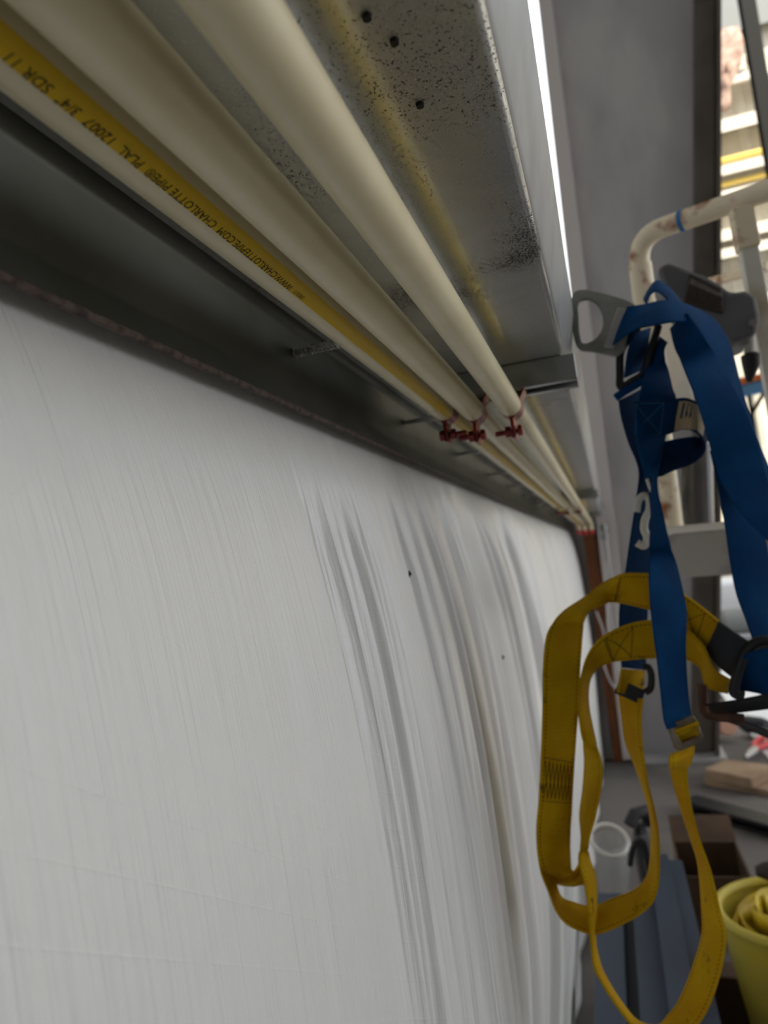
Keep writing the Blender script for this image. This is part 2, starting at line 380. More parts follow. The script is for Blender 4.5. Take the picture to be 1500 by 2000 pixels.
for i in range(190):
    yc = .44 + 1.3 * random.random() ** 1.4; cre.append((yc, random.uniform(.0008, .0026) * (1 + yc), random.uniform(.0022, .006) * (1 + yc), random.uniform(-.02, .03)))
def sheetx(y, z):
    d = ZB - z
    if d < 0: return -.2048
    top = 1 - math.exp(-d / .17)
    B = .062 - .012 * sst(1.5, 4.0, y)
    low = sst(.55, 1.32, d) * (.085 - .055 * sst(2.0, 4.2, y))
    x = -.2048 + B * top - low
    f = 0; g = min(1, d / .10)
    for yc, a, wd, dr in cre:
        q = (y - yc - dr * d) / wd
        if abs(q) < 6: f -= a * math.exp(-abs(q) ** 1.25)
        if a > .003:
            q2 = q - 1.5
            if abs(q2) < 4: f += .55 * a * math.exp(-q2 * q2)
    f += .0035 * math.sin(y * 9 + .8 * math.sin(z * 2)) * (1 if y < .5 else .4)
    return x + f * g + .002 * math.sin(5 * z + 3 * y) * g
ys = []; y = .12
while y < 1.7: ys.append(y); y += .0024 + .002 * max(0, y - .6)
while y < 4.42: ys.append(y); y += .012
zs = [ZT, ZB + .03, ZB + .005]
z = ZB
d = 0
while d < ZB - .01:
    zs.append(ZB - d); d += .006 + .022 * min(1, d / .5)
zs.append(.004)
sm = MB(); nz = len(zs)
for y in ys:
    for z in zs: sm.v.append(Vector((sheetx(y, z), y, z)))
for i in range(len(ys) - 1):
    for j in range(nz - 1): sm.f.append((i * nz + j, i * nz + j + 1, (i + 1) * nz + j + 1, (i + 1) * nz + j))
sheet = sm.build('insulation_facing', 'facing', angle=180)
so = sheet.modifiers.new('solid', 'SOLIDIFY'); so.thickness = .0008; so.offset = 0
tag(sheet, 'white wrinkled plastic insulation facing hanging down the wall below the girt', 'insulation')
# small dark flecks stuck to the facing
for px, py in ((801, 1121), (980, 1284)):
    best = None
    for i in range(400):
        yy = .3 + i * .004; P = U(px, py, yy); e = abs(P.x - sheetx(yy, P.z))
        if best is None or e < best[0]: best = (e, P)
    P = best[1]; P.x = sheetx(P.y, P.z) + .001
    MB().tube([P + Vector((0, .001, .003)), P + Vector((.0008, 0, 0)), P + Vector((0, -.0008, -.003))], [.0006, .0015, .0005], 8).build('fleck', 'ink', sheet)
# ------------------------------------------------------------------ pipes
PR = .0111; PZ = CAMZ + .150; PZS = [CAMZ + .150, CAMZ + .151, CAMZ + .1555]
PX = [-.0730, -.1095, -.1385]      # nearest the room first
PY0, PY1 = -.35, 4.02
pl = ['cream plastic pipe nearest the room under the galvanized girt', 'cream plastic pipe in the middle of the three under the girt', 'cream plastic pipe nearest the wall with yellow stripe and black lettering']
pipes = []
for i, X in enumerate(PX):
    PZ = PZS[i]
    T = thing('water_pipe', (X, PY0, PZ - PR), pl[i], 'pipe', 'cream pipes clamped under the girt')
    nn = 40; y_end = PY1 + .03 * (2 - i)
    pts = [(X, PY0 + (y_end - PY0) * j / nn, PZ) for j in range(nn + 1)]
    MB().tube(pts, PR, 36).build('tube', 'pipe', T)
    # elbow and drop at the far end, with a red cap
    el_ = [(X, y_end - .012, PZ), (X, y_end + .012, PZ)] + [(X, y_end + .012 + .02 * math.sin(a), PZ - .02 + .02 * math.cos(a)) for a in (.4, .8, 1.2, PI / 2)] + [(X, y_end + .032, PZ - .045)]
    MB().tube(el_, .0128, 20).build('elbow', 'pipe', T)
    MB().tube([(X, y_end + .032, PZ - .043), (X, y_end + .032, PZ - .062), (X, y_end + .032, PZ - .066)], [.0134, .0134, .010], 20).build('end_cap', 'red_cap', T, label='red end cap')
    pipes.append(T)
def stripe(i, a0, a1):
    mb = MB(); X = PX[i]; PZ = PZS[i]; k = 10; R = PR + .00012; ns = 30
    for j in range(ns + 1):
        y = PY0 + (PY1 - .03 - PY0) * j / ns
        for q in range(k + 1):
            a = math.radians(a0 + (a1 - a0) * q / k); mb.v.append(Vector((X + R * math.cos(a), y, PZ + R * math.sin(a))))
    for j in range(ns):
        for q in range(k): b = j * (k + 1) + q; mb.f.append((b, b + 1, b + k + 2, b + k + 1))
    return mb.build('yellow_stripe', 'pipe_yellow', pipes[i], angle=180, label='printed yellow stripe')
stripe(2, -69, -28); stripe(0, 40, 84); stripe(1, 60, 100)
def lettering(body, size, y_far, width, a_base):
    cu = bpy.data.curves.new('lettering', 'FONT'); cu.body = body; cu.size = size; cu.shear = .25; cu.resolution_u = 3
    tmp = bpy.data.objects.new('tmp_lettering', cu); col.objects.link(tmp)
    bpy.context.view_layer.update()
    me = bpy.data.meshes.new_from_object(tmp.evaluated_get(bpy.context.evaluated_depsgraph_get()))
    bpy.data.objects.remove(tmp)
    bm = bmesh.new(); bm.from_mesh(me); bmesh.ops.triangulate(bm, faces=bm.faces)
    x0 = min(v.co.x for v in bm.verts); x1 = max(v.co.x for v in bm.verts); s = width / (x1 - x0); R = PR + .00030
    for v in bm.verts:
        y = y_far - (v.co.x - x0) * s; a = math.radians(a_base) - v.co.y / R
        v.co = Vector((PX[2] + R * math.cos(a), y, PZS[2] + R * math.sin(a)))
    bm.to_mesh(me); bm.free(); me.name = 'lettering'
    me.materials.clear(); me.materials.append(MAT['ink'])
    o = bpy.data.objects.new('lettering', me); link(o, pipes[2]); o['label'] = 'black printed lettering'
    return o
lettering('OREV 7', .0032, .337, .011, -54)
lettering('WWW.CHARLOTTEPIPE.COM  CHARLOTTE PIPE\u00ae  PLAL  12007  3/4"  SDR 11  F', .0051, .322, .184, -51)
# ------------------------------------------------------------------ strut channels and copper clamps
def strut(y, label):
    T = thing('strut_channel', (-.09, y, CAMZ + H - .025), label, 'strut channel', 'strut channels across the girt')
    z1 = CAMZ + H - .0005; z0 = CAMZ + .1645; x0, x1 = -.165, -.006; hw = .0205; q = .0025
    MB().box((x0, y - hw, z1 - q), (x1, y + hw, z1)).build('web', 'zinc', T, bevel=.0008)
    for s in (-1, 1):
        MB().box((x0, y + s * hw - q / 2, z0), (x1, y + s * hw + q / 2, z1)).build('side', 'zinc', T, bevel=.001)
        MB().box((x0, min(y + s * hw, y + s * .0115), z0), (x1, max(y + s * hw, y + s * .0115), z0 + q)).build('lip', 'zinc', T, bevel=.0008)
    return T
YS = [.725, 2.40, 3.80]
sn = ['zinc strut channel nearest the camera crossing above the pipes', 'blurred zinc strut channel halfway along the girt', 'zinc strut channel at the far end of the girt']
for y, s in zip(YS, sn): strut(y, s)
def clamp(i, y, label, flip):
    X = PX[i]; PZ = PZS[i]; T = thing('pipe_clamp', (X, y, PZ - .028), label, 'pipe clamp', 'copper pipe clamps')
    ri, ro, hw = PR + .0003, PR + .0019, .0120
    for s in (-1, 1):
        mb = MB(); pr = []
        pr.append((s * .016, .0155)); pr.append((s * .0135, .0100))
        for a in range(25, -78, -8): pr.append((s * ri * math.cos(math.radians(a)), ri * math.sin(math.radians(a))))
        pr += [(s * .0018, -.0128), (s * .0017, -.0325)]
        o_ = offset(pr, .0016 * s)
        nn = len(pr)
        for yy in (-hw, hw):
            mb.v += [Vector((X + p[0], y + yy, PZ + p[1])) for p in pr] + [Vector((X + p[0], y + yy, PZ + p[1])) for p in o_]
        for j in range(nn - 1):
            mb.f += [(j, j + 1, 2 * nn + j + 1, 2 * nn + j), (nn + j, 3 * nn + j, 3 * nn + j + 1, nn + j + 1), (j, nn + j, nn + j + 1, j + 1), (2 * nn + j, 2 * nn + j + 1, 3 * nn + j + 1, 3 * nn + j)]
        mb.f += [(0, 2 * nn, 3 * nn, nn), (nn - 1, 2 * nn - 1, 4 * nn - 1, 3 * nn - 1)]
        mb.build('band', 'copper', T, angle=50, bevel=.0004)
    zb = PZ - .0245; s = flip
    bo = MB().tube([(X - s * .019, y, zb), (X + s * .005, y, zb)], .0026, 12)
    hel = [Vector((X - s * .019 + s * .013 * k_ / 90, y + .0024 * math.cos(k_ * .6), zb + .0024 * math.sin(k_ * .6))) for k_ in range(91)]
    bo.tube(hel, .0004, 5)
    bo.build('bolt', 'copper', T)
    MB().tube([(X + s * .0035, y, zb), (X + s * .0075, y, zb), (X + s * .0082, y, zb)], [.0060, .0060, .0048], 6).build('bolt_head', 'copper', T, angle=20, bevel=.0003)
    MB().tube([(X - s * .0035, y, zb), (X - s * .0085, y, zb)], .0062, 6).build('nut', 'copper', T, angle=20, bevel=.0003)
where = ['on the pipe nearest the room', 'on the middle pipe', 'on the yellow-striped pipe']
for a, y in enumerate(YS[:2]):
    for i in range(3):
        clamp(i, y - .012 + .004 * (1 - i), ('copper-coloured bolted clamp ' + where[i] + ', nearest row') if a == 0 else ('blurred copper-coloured clamp ' + where[i] + ', second row'), -1 if i == 2 else 1)
# ------------------------------------------------------------------ tapered steel column at the end of the bay
YC = 4.40
colm = thing('steel_column', (.3, YC, 0), 'large grey primed tapered steel column behind the harness', 'column')
xl = .035
def xr(py): return U(1398 - .0035 * py, py, YC).x
ptop = [U(1397, y_, YC) for y_ in (-900, 0, 560, 1000, 1490)]
edge = [(p.x, max(p.z, .02)) for p in ptop]
poly = [(xl, YC, .02), (edge[-1][0], YC, .02)] + [(e[0], YC, e[1]) for e in reversed(edge[:-1])] + [(xl, YC, edge[0][1])]
MB().prism(poly, (0, .012, 0)).build('web', 'primer', colm)
zt_ = edge[0][1]; lx_ = lambda z_: -.046 + .0243 * (z_ - CAMZ)
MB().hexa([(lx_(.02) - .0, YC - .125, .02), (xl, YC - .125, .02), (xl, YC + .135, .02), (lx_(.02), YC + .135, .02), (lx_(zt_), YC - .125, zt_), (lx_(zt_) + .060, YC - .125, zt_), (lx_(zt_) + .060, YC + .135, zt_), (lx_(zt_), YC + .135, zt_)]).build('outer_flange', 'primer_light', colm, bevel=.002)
inn = MB(); jam = MB()
for a in range(len(edge) - 1):
    (xa, za), (xb, zb) = edge[a], edge[a + 1]
    inn.hexa([(xb, YC - .125, zb), (xb + .016, YC - .125, zb), (xb + .016, YC + .135, zb), (xb, YC + .135, zb), (xa, YC - .125, za), (xa + .016, YC - .125, za), (xa + .016, YC + .135, za), (xa, YC + .135, za)])
    jam.hexa([(xb - .12, YC - .03, zb), (xb, YC - .03, zb), (xb, YC, zb), (xb - .12, YC, zb), (xa - .12, YC - .03, za), (xa, YC - .03, za), (xa, YC, za), (xa - .12, YC, za)])
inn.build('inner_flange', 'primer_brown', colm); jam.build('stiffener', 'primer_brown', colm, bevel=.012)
MB().box((xl - .03, YC - .15, 0), (edge[-1][0] + .05, YC + .16, .02)).build('base_plate', 'primer', colm)
# wooden post and conduit at the far end of the facing
wp = U(1152, 1060, 4.15)
MB().box((wp.x - .035, 4.30, 0), (wp.x + .035, 4.35, CAMZ + .112)).build('wooden_post', 'wood', bevel=.003)
stud = thing('wall_stud', (-.16, 4.42, 0), 'grey steel stud closing the wall between the wooden post and column', 'stud')
MB().box((-.325, 4.37, 0), (-.03, 4.373, 6.9)).build('face', 'primer', stud)
MB().box((-.325, 4.373, 0), (-.322, 4.45, 6.9)).build('flange', 'primer', stud); MB().box((-.033, 4.373, 0), (-.03, 4.45, 6.9)).build('flange', 'primer', stud)
tag(bpy.data.objects['wooden_post'], 'narrow brown wooden post beside the far edge of the white facing', 'post')
cp = U(1183, 1060, 4.20)
cdt = thing('conduit', (cp.x, 4.22, 0), 'thin grey metal conduit with two couplings beside the column', 'conduit')
MB().tube([(cp.x, 4.22, 0), (cp.x, 4.22, CAMZ + .14)], .012, 16).build('pipe_run', 'conduit', cdt)
for py in (1031, 1048):
    z = U(1178, py, 4.22).z
    MB().tube([(cp.x, 4.22, z - .016), (cp.x, 4.22, z - .010), (cp.x, 4.22, z + .010), (cp.x, 4.22, z + .016)], [.014, .021, .021, .014], 14).build('coupling', 'zinc', cdt)
tube_pts = cr([U(1165, 1195, 3.9), U(1180, 1240, 3.85), U(1178, 1290, 3.85), U(1195, 1335, 3.85), U(1215, 1345, 3.9), U(1205, 1290, 3.95), U(1188, 1235, 3.95), U(1186, 1100, 4.15)], 8)
tag(MB().tube(tube_pts, .005, 8).build('clear_tubing', 'clear_plastic'), 'thin loop of clear tubing hanging behind the yellow strap', 'tubing')
# ------------------------------------------------------------------ lift guard rail with rusty cream paint
def tubebend(P, r, rb, n=16):
    P = [Vector(p) for p in P]; pts = [P[0]]
    for i in range(1, len(P) - 1):
        a = (P[i - 1] - P[i]).normalized(); b = (P[i + 1] - P[i]).normalized(); s = P[i] + a * rb; e = P[i] + b * rb
        for k in range(9):
            t_ = k / 8; pts.append(s * (1 - t_) ** 2 + P[i] * 2 * t_ * (1 - t_) + e * t_ * t_)
    pts.append(P[-1]); return MB().tube(pts, r, n)
YL = 1.20
c0 = U(1243, 462, YL); r1 = U(1640, 324, YL - .126)
lift = thing('lift_guardrail', (c0.x, YL, 0), 'rusty cream tubular guard rail of a work lift behind the harness', 'guard rail')
pb_ = U(1318, 1044, YL + .09); pb_.z += .0
tubebend([pb_, c0, r1], .0155, .045).build('top_rail', 'lift_paint', lift, label='cream rail with rust patches')
sl = U(1250, 520, YL)
MB().tube([c0.lerp(pb_, .30), c0.lerp(pb_, .09)], .0178, 16).build('corner_sleeve', 'lift_paint', lift)
a_, b_ = U(1341, 428, YL - .03), U(1349, 425, YL - .03)
tA = c0.lerp(r1, (1341 - 1243) / 397); tB = c0.lerp(r1, (1350 - 1243) / 397)
MB().tube([tA, tB], .0163, 18).build('tape_band', 'blue_tape', lift, label='strip of blue tape')
# second post with its sleeve
q0 = c0.lerp(r1, (1462 - 1243) / 397 * 1.0); q0.z -= .012
q1 = U(1562, 1030, YL - .03); q2 = q0.lerp(q1, .13)
MB().bar(q0, q2, .030, .030, (1, 0, 0)).build('post_sleeve', 'lift_paint', lift, bevel=.003)
MB().bar(q2, q1, .024, .024, (1, 0, 0)).build('post', 'lift_white', lift, bevel=.002)
# leaning brace, thin back bar, lower white post, toe board, document holder
MB().bar(U(1291, 590, YL + .10), U(1338, 790, YL + .06), .027, .022, (0, 1, 0)).build('brace', 'lift_white', lift, bevel=.002)
MB().bar(U(1370, 556, YL + .14), U(1500, 520, YL + .05), .014, .014).build('back_bar', 'lift_paint', lift, bevel=.002)
b0, b1 = U(1270, 1046, YL + .10), U(1560, 1022, YL - .05)
b0b, b1b = U(1285, 1132, YL + .10), U(1570, 1112, YL - .05)
tw = Vector((0, .03, 0))
MB().hexa([b0b, b1b, b1b + tw, b0b + tw, b0, b1, b1 + tw, b0 + tw]).build('toe_board', 'lift_grey', lift, bevel=.002)
up = Vector((0, 0, .012)); fw = Vector((0, -.008, 0))
MB().hexa([b0 + fw, b1 + fw, b1 + tw, b0 + tw, b0 + fw + up, b1 + fw + up, b1 + tw + up, b0 + tw + up]).build('board_lip', 'lift_white', lift, bevel=.003)
fq = Vector((r1.x + .03, r1.y, 1.1))
MB().bar((b1.x, b1.y + .015, (b1.z + b1b.z) / 2), (fq.x, fq.y + .015, (b1.z + b1b.z) / 2), .03, .06).bar((fq.x, fq.y + .015, 0), (fq.x, fq.y + .015, r1.z), .05, .05, (0, 1, 0)).build('support_frame', 'lift_white', lift)
h0, h1 = U(1360, 866, YL + .13), U(1364, 1036, YL + .13)
MB().tube([h0, h0.lerp(h1, .03), h0.lerp(h1, .97), h1], [.022, .0255, .0255, .022], 20).build('document_holder', 'smoked', lift, label='dark glossy plastic document tube')
# ------------------------------------------------------------------ grey lift control box with bellows
YB = 1.02
out = [(1284, 522), (1306, 510), (1352, 528), (1376, 536), (1404, 552), (1428, 570), (1456, 566), (1478, 577), (1486, 616), (1478, 652), (1428, 670), (1398, 642), (1350, 610), (1300, 575)]
pol = [U(x_, y_, YB) for x_, y_ in out]
bcx = thing('control_box', pol[9], 'grey plastic lift control box with ribbed rubber boot beside the blue straps', 'control box')
MB().prism(pol, (0, .10, 0)).build('housing', 'box_grey', bcx, bevel=.006)
for i in range(9):
    f_ = i / 8
    pa_ = U(1352 + 50 * f_, 538 + 28 * f_, YB); pb2 = U(1340 + 64 * f_, 588 + 20 * f_, YB)
    MB().tube([pa_ + Vector((0, .004, 0)), pa_.lerp(pb2, .5) + Vector((0, -.012, 0)), pb2 + Vector((0, .004, 0))], .0034, 10).build('bellows_rib', 'rubber', bcx)
bp = [U(x_, y_, YB - .004) for x_, y_ in ((1346, 532), (1410, 562), (1414, 612), (1334, 592))]
MB().prism(bp, (0, .01, 0)).build('bellows_base', 'rubber', bcx, bevel=.002)
sc_ = U(1470, 632, YB)
MB().tube([sc_ + Vector((0, -.004, 0)), sc_ + Vector((0, .004, 0))], .005, 12).build('screw', 'steel_tool', bcx)
k0, k1, k2, k3, k4 = (U(x_, y_, YB + .05) for x_, y_ in ((1464, 655), (1465, 690), (1466, 694), (1467, 712), (1463, 745)))
MB().tube([k0, k1], .007, 14).build('cable_gland', 'white_plastic', bcx)
MB().tube([k1, k2, k3, k4], [.008, .0125, .0115, .004], 14).build('cable_boot', 'black_plastic', bcx)
# ------------------------------------------------------------------ safety harness
YH = .80; WEB = .043
hz = U(1290, 560, YH)
har = thing('safety_harness', (hz.x, YH, U(1290, 2000, YH).z), 'blue and yellow webbing safety harness hanging from the lift rail', 'harness')
def ribbon(name, ctrl, mt, wdt=WEB, per=8, parent=None, label=None, thick=.0022):
    Ls, Rs = [], []
    for c in ctrl:
        lx, ly, rx, ry, Y = c[:5]; s = c[5] if len(c) > 5 else 1
        a, b = U(lx, ly, Y), U(rx, ry, Y); d = (a - b).length
        if d < wdt:
            o = min(math.sqrt(wdt * wdt - d * d) / 2, .016); a, b = U(lx, ly, Y - s * o), U(rx, ry, Y + s * o)
        Ls.append(a); Rs.append(b)
    Ls, Rs = cr(Ls, per), cr(Rs, per); n = len(Ls); K = 6
    mb = MB(); mb.uv = []; Ns = []; v = 0; C = [(Ls[i] + Rs[i]) / 2 for i in range(n)]
    for i in range(n):
        tg = C[min(i + 1, n - 1)] - C[max(i - 1, 0)]; ac = Rs[i] - Ls[i]; nm = tg.cross(ac)
        nm = nm.normalized() if nm.length > 1e-9 else Vector((0, -1, 0))
        if Ns and nm.dot(Ns[-1]) < 0: nm = -nm
        Ns.append(nm)
    for side in (1, -1):
        v = 0
        for i in range(n):
            if i: v += (C[i] - C[i - 1]).length
            for k in range(K + 1):
                u = k / K; cup = .0012 * (1 - (2 * u - 1) ** 2)
                mb.v.append(Ls[i].lerp(Rs[i], u) + Ns[i] * (side * thick / 2 + cup)); mb.uv.append((u, v))
    S = n * (K + 1)
    for i in range(n - 1):
        for k in range(K):
            b0 = i * (K + 1) + k; q = (b0, b0 + 1, b0 + K + 2, b0 + K + 1); mb.f.append(q); mb.f.append(tuple(S + j for j in reversed(q)))
        for k in (0, K):
            b0 = i * (K + 1) + k; mb.f.append((b0, b0 + K + 1, S + b0 + K + 1, S + b0))
    for i in (0, n - 1):
        for k in range(K): b0 = i * (K + 1) + k; mb.f.append((b0, b0 + 1, S + b0 + 1, S + b0))
    o = mb.build(name, mt, parent or har, angle=50, label=label)
    o['_'] = 0; del o['_']
    return o, Ls, Rs, Ns, per
def stitch(rib, path, mt, r=.00035, name='stitching'):
    o, Ls, Rs, Ns, per = rib; pts = []
    for i in range(len(path) - 1):
        for k in range(6):
            t_ = k / 6; s = path[i][0] * (1 - t_) + path[i + 1][0] * t_; u = path[i][1] * (1 - t_) + path[i + 1][1] * t_
            pts.append((s, u))
    pts.append(path[-1]); P = []
    for s, u in pts:
        f_ = s * per; i = max(0, min(int(f_), len(Ls) - 2)); t_ = f_ - i
        a = Ls[i].lerp(Ls[i + 1], t_); b = Rs[i].lerp(Rs[i + 1], t_); nm = Ns[i]; c = a.lerp(b, u)
        cup = .0012 * (1 - (2 * u - 1) ** 2); side = 1 if nm.dot(CAM - c) > 0 else -1
        P.append(c + nm * (cup + side * .00125))
    return MB().tube(P, r, 5).build(name, mt, o)
Y = YH
# blue straps
rt = ribbon('shoulder_strap', [(1197, 674, 1226, 600, Y - .010), (1237, 645, 1256, 596, Y - .018), (1286, 633, 1293, 588, Y - .020), (1321, 628, 1323, 590, Y - .014), (1350, 634, 1362, 604, Y - .002), (1372, 668, 1396, 626, Y + .010), (1386, 704, 1424, 672, Y + .014), (1400, 760, 1444, 745, Y + .016), (1414, 820, 1460, 800, Y + .018), (1432, 900, 1484, 872, Y + .02), (1462, 985, 1515, 945, Y + .02)], 'web_blue')
ribbon('hanging_loop', [(1262, 594, 1259, 582, Y + .03), (1270, 575, 1270, 561, Y + .035), (1284, 569, 1286, 549, Y + .035), (1303, 584, 1312, 568, Y + .02), (1318, 604, 1332, 592, Y + .002)], 'web_blue')
ribbon('shoulder_strap', [(1310, 642, 1343, 611, Y - .002, -1), (1320, 682, 1372, 652, Y - .012, -1), (1338, 724, 1401, 704, Y - .016), (1360, 780, 1432, 760, Y - .020), (1378, 836, 1456, 806, Y - .022), (1392, 888, 1477, 862, Y - .024), (1413, 950, 1500, 945, Y - .026), (1455, 1010, 1530, 975, Y - .03), (1500, 1055, 1570, 1010, Y - .03), (1560, 1105, 1620, 1060, Y - .03)], 'web_blue')
ribbon('chest_strap', [(1388, 880, 1440, 880, Y + .03), (1404, 955, 1468, 960, Y + .03), (1417, 1030, 1490, 1035, Y + .03), (1427, 1100, 1502, 1095, Y + .03), (1439, 1160, 1511, 1150, Y + .03), (1458, 1212, 1526, 1195, Y + .03), (1476, 1264, 1545, 1245, Y + .03)], 'web_blue')
lf = ribbon('back_strap', [(1209, 782, 1252, 760, Y + .022), (1215, 818, 1262, 800, Y + .024), (1229, 866, 1276, 850, Y + .026), (1243, 898, 1284, 888, Y + .028), (1249, 928, 1282, 920, Y + .03), (1243, 980, 1276, 975, Y + .034), (1232, 1050, 1274, 1050, Y + .036), (1222, 1120, 1268, 1120, Y + .038), (1211, 1190, 1264, 1195, Y + .04), (1211, 1240, 1262, 1250, Y + .04), (1216, 1304, 1260, 1308, Y + .04)], 'web_navy')
bs = ribbon('back_strap', [(1281, 650, 1303, 668, Y + .020, -1), (1268, 695, 1296, 688, Y + .012, -1), (1258, 735, 1306, 730, Y + .006), (1252, 762, 1313, 760, Y + .004), (1246, 790, 1319, 786, Y + .002), (1243, 850, 1300, 850, Y + .002), (1252, 895, 1294, 885, Y + .004), (1262, 935, 1284, 922, Y + .002, -1), (1268, 965, 1283, 958, Y - .006, -1), (1272, 1000, 1293, 1000, Y - .014, -1), (1270, 1050, 1304, 1050, Y - .024, -1), (1268, 1110, 1321, 1105, Y - .032), (1270, 1170, 1334, 1160, Y - .034), (1275, 1220, 1340, 1200, Y - .034), (1283, 1280, 1338, 1262, Y - .034), (1290, 1340, 1341, 1330, Y - .034), (1297, 1402, 1348, 1396, Y - .036), (1304, 1424, 1352, 1412, Y - .040)], 'web_blue')
lb = ribbon('label_flap', [(1241, 785, 1238, 851, Y - .012), (1300, 782, 1292, 851, Y - .013), (1345, 779, 1332, 838, Y - .010), (1376, 800, 1362, 846, Y - .004, -1), (1388, 832, 1376, 868, Y + .014, -1), (1380, 852, 1372, 888, Y + .030, -1), (1352, 854, 1354, 904, Y + .036), (1312, 860, 1314, 919, Y + .034), (1288, 866, 1290, 930, Y + .030), (1268, 880, 1268, 930, Y + .026)], 'web_navy')
for pth in ([(.05, .05), (.95, .05), (.95, .95), (.05, .95), (.05, .05)], [(.05, .05), (.95, .95)], [(.95, .05), (.05, .95)]): stitch(lb, pth, 'thread_blue')
# printed tan label on the flap: strips of lettering bars
def patch(rib, s0, s1, u0, u1, name, mt, off=.0014, label=None):
    o, Ls, Rs, Ns, per = rib; mb = MB(); n1 = 8
    for i in range(n1 + 1):
        for j in range(3):
            s = s0 + (s1 - s0) * i / n1; u = u0 + (u1 - u0) * j / 2; f_ = s * per; q = int(f_); t_ = f_ - q
            c = Ls[q].lerp(Ls[q + 1], t_).lerp(Rs[q].lerp(Rs[q + 1], t_), u); nm = Ns[q]; cup = .0012 * (1 - (2 * u - 1) ** 2); side = 1 if nm.dot(CAM - c) > 0 else -1
            mb.v.append(c + nm * (cup + side * off))
    for i in range(n1):
        for j in range(2): b0 = i * 3 + j; mb.f.append((b0, b0 + 1, b0 + 4, b0 + 3))
    return mb.build(name, mt, o, angle=180, label=label)
patch(lb, 1.55, 3.4, .06, .97, 'label', 'tan_label', label='tan printed label')
for a in (1.75, 2.0, 2.22): patch(lb, a, a + .10, .12, .62, 'print_mark', 'web_navy', .0018)
ribbon('pad_strap', [(1238, 650, 1270, 640, Y + .018), (1226, 690, 1264, 680, Y + .016), (1220, 738, 1262, 718, Y + .016)], 'web_blue')
def pathtube(px, Yd, r, name, mt, per=6, n=12, label=None):
    return MB().tube(cr([U(p[0], p[1], p[2] if len(p) > 2 else Yd) for p in px], per), r, n).build(name, mt, har, label=label)
pathtube([(1246, 640), (1226, 664), (1212, 690), (1211, 730), (1213, 756), (1235, 744), (1256, 730), (1266, 700), (1278, 664), (1286, 636)], Y + .008, .0042, 'd_ring_keeper', 'black_plastic', label='black plastic keeper frame')
pathtube([(1202, 777), (1218, 766), (1240, 753), (1255, 743)], Y + .004, .0042, 'rolled_edge', 'web_blue')
def plate(name, outer, hole, Yd, th, mt, bevel=.0012, label=None):
    o0 = U(outer[0][0], outer[0][1], Yd); cu = bpy.data.curves.new(name, 'CURVE'); cu.dimensions = '2D'; cu.fill_mode = 'BOTH'; cu.extrude = th / 2; cu.bevel_depth = bevel; cu.bevel_resolution = 2
    for lp in [outer] + hole:
        P = [U(x_, y_, Yd) - o0 for x_, y_ in lp]
        sp = cu.splines.new('BEZIER'); sp.bezier_points.add(len(P) - 1); sp.use_cyclic_u = True; sp.resolution_u = 6
        for b, p in zip(sp.bezier_points, P): b.co = (p.x, p.z, 0); b.handle_left_type = b.handle_right_type = 'AUTO'
    tmp = bpy.data.objects.new('tmp_plate', cu); col.objects.link(tmp); bpy.context.view_layer.update()
    me = bpy.data.meshes.new_from_object(tmp.evaluated_get(bpy.context.evaluated_depsgraph_get())); bpy.data.objects.remove(tmp)
    me.transform(Matrix.Translation(o0) @ Matrix.Rotation(PI / 2, 4, 'X')); me.name = name
    me.materials.clear(); me.materials.append(MAT[mt]); me.shade_smooth(); me.set_sharp_from_angle(angle=math.radians(40))
    o = bpy.data.objects.new(name, me); link(o, har)
    if label: o['label'] = label
    return o
plate('d_ring', [(1123, 574), (1140, 569), (1166, 573), (1200, 582), (1228, 592), (1240, 602), (1226, 650), (1206, 694), (1188, 692), (1160, 686), (1134, 681), (1124, 662), (1121, 622)], [[(1131, 590), (1146, 584), (1163, 591), (1175, 608), (1180, 630), (1174, 652), (1158, 668), (1138, 673), (1131, 655), (1129, 622)]], Y + .004, .004, 'dring', label='grey steel d-ring plate')
sb = [U(x_, y_, Y - .003) for x_, y_ in ((1207, 599), (1230, 603), (1200, 681), (1179, 677))]
MB().prism(sb, (0, .006, 0)).build('slot_bar', 'slot_bar', har, bevel=.001)
# white plastic clip
cl = cr([U(x_, y_, Y + .012) for x_, y_ in ((1243, 1000), (1247, 978), (1258, 968), (1268, 976), (1268, 996), (1260, 1014), (1258, 1034), (1264, 1050), (1258, 1066), (1244, 1060))], 6)
MB().tube(cl, .0042, 10).build('webbing_clip', 'white_plastic', har, label='white plastic s-shaped clip')
pathtube([(1264, 935), (1270, 952), (1277, 968)], Y - .004, .002, 'clip_pin', 'white_plastic', 3)
# yellow straps
y1 = ribbon('leg_strap', [(1276, 1121, 1276, 1192, Y - .004), (1217, 1121, 1205, 1176, Y + .004), (1180, 1138, 1175, 1182, Y + .008, -1), (1140, 1168, 1152, 1192, Y + .004, -1), (1098, 1197, 1143, 1206, Y - .006, -1), (1070, 1235, 1138, 1232, Y - .012), (1061, 1300, 1133, 1300, Y - .014), (1060, 1380, 1129, 1382, Y - .014), (1057, 1480, 1121, 1492, Y - .014), (1053, 1560, 1117, 1565, Y - .012), (1048, 1630, 1113, 1640, Y - .008), (1056, 1690, 1114, 1684, Y + .002), (1082, 1722, 1118, 1702, Y + .014, -1), (1112, 1730, 1126, 1696, Y + .024, -1), (1144, 1728, 1138, 1668, Y + .020)], 'web_yellow')
zz = [(8.03 if i % 2 else 8.97, .10 + .8 * i / 7) for i in range(8)]
stitch(y1, zz, 'thread_dark'); stitch(y1, [(17.0 - s, u) for s, u in zz], 'thread_dark')
for s in (7.97, 9.03): stitch(y1, [(s, .06), (s, .94)], 'thread_dark')
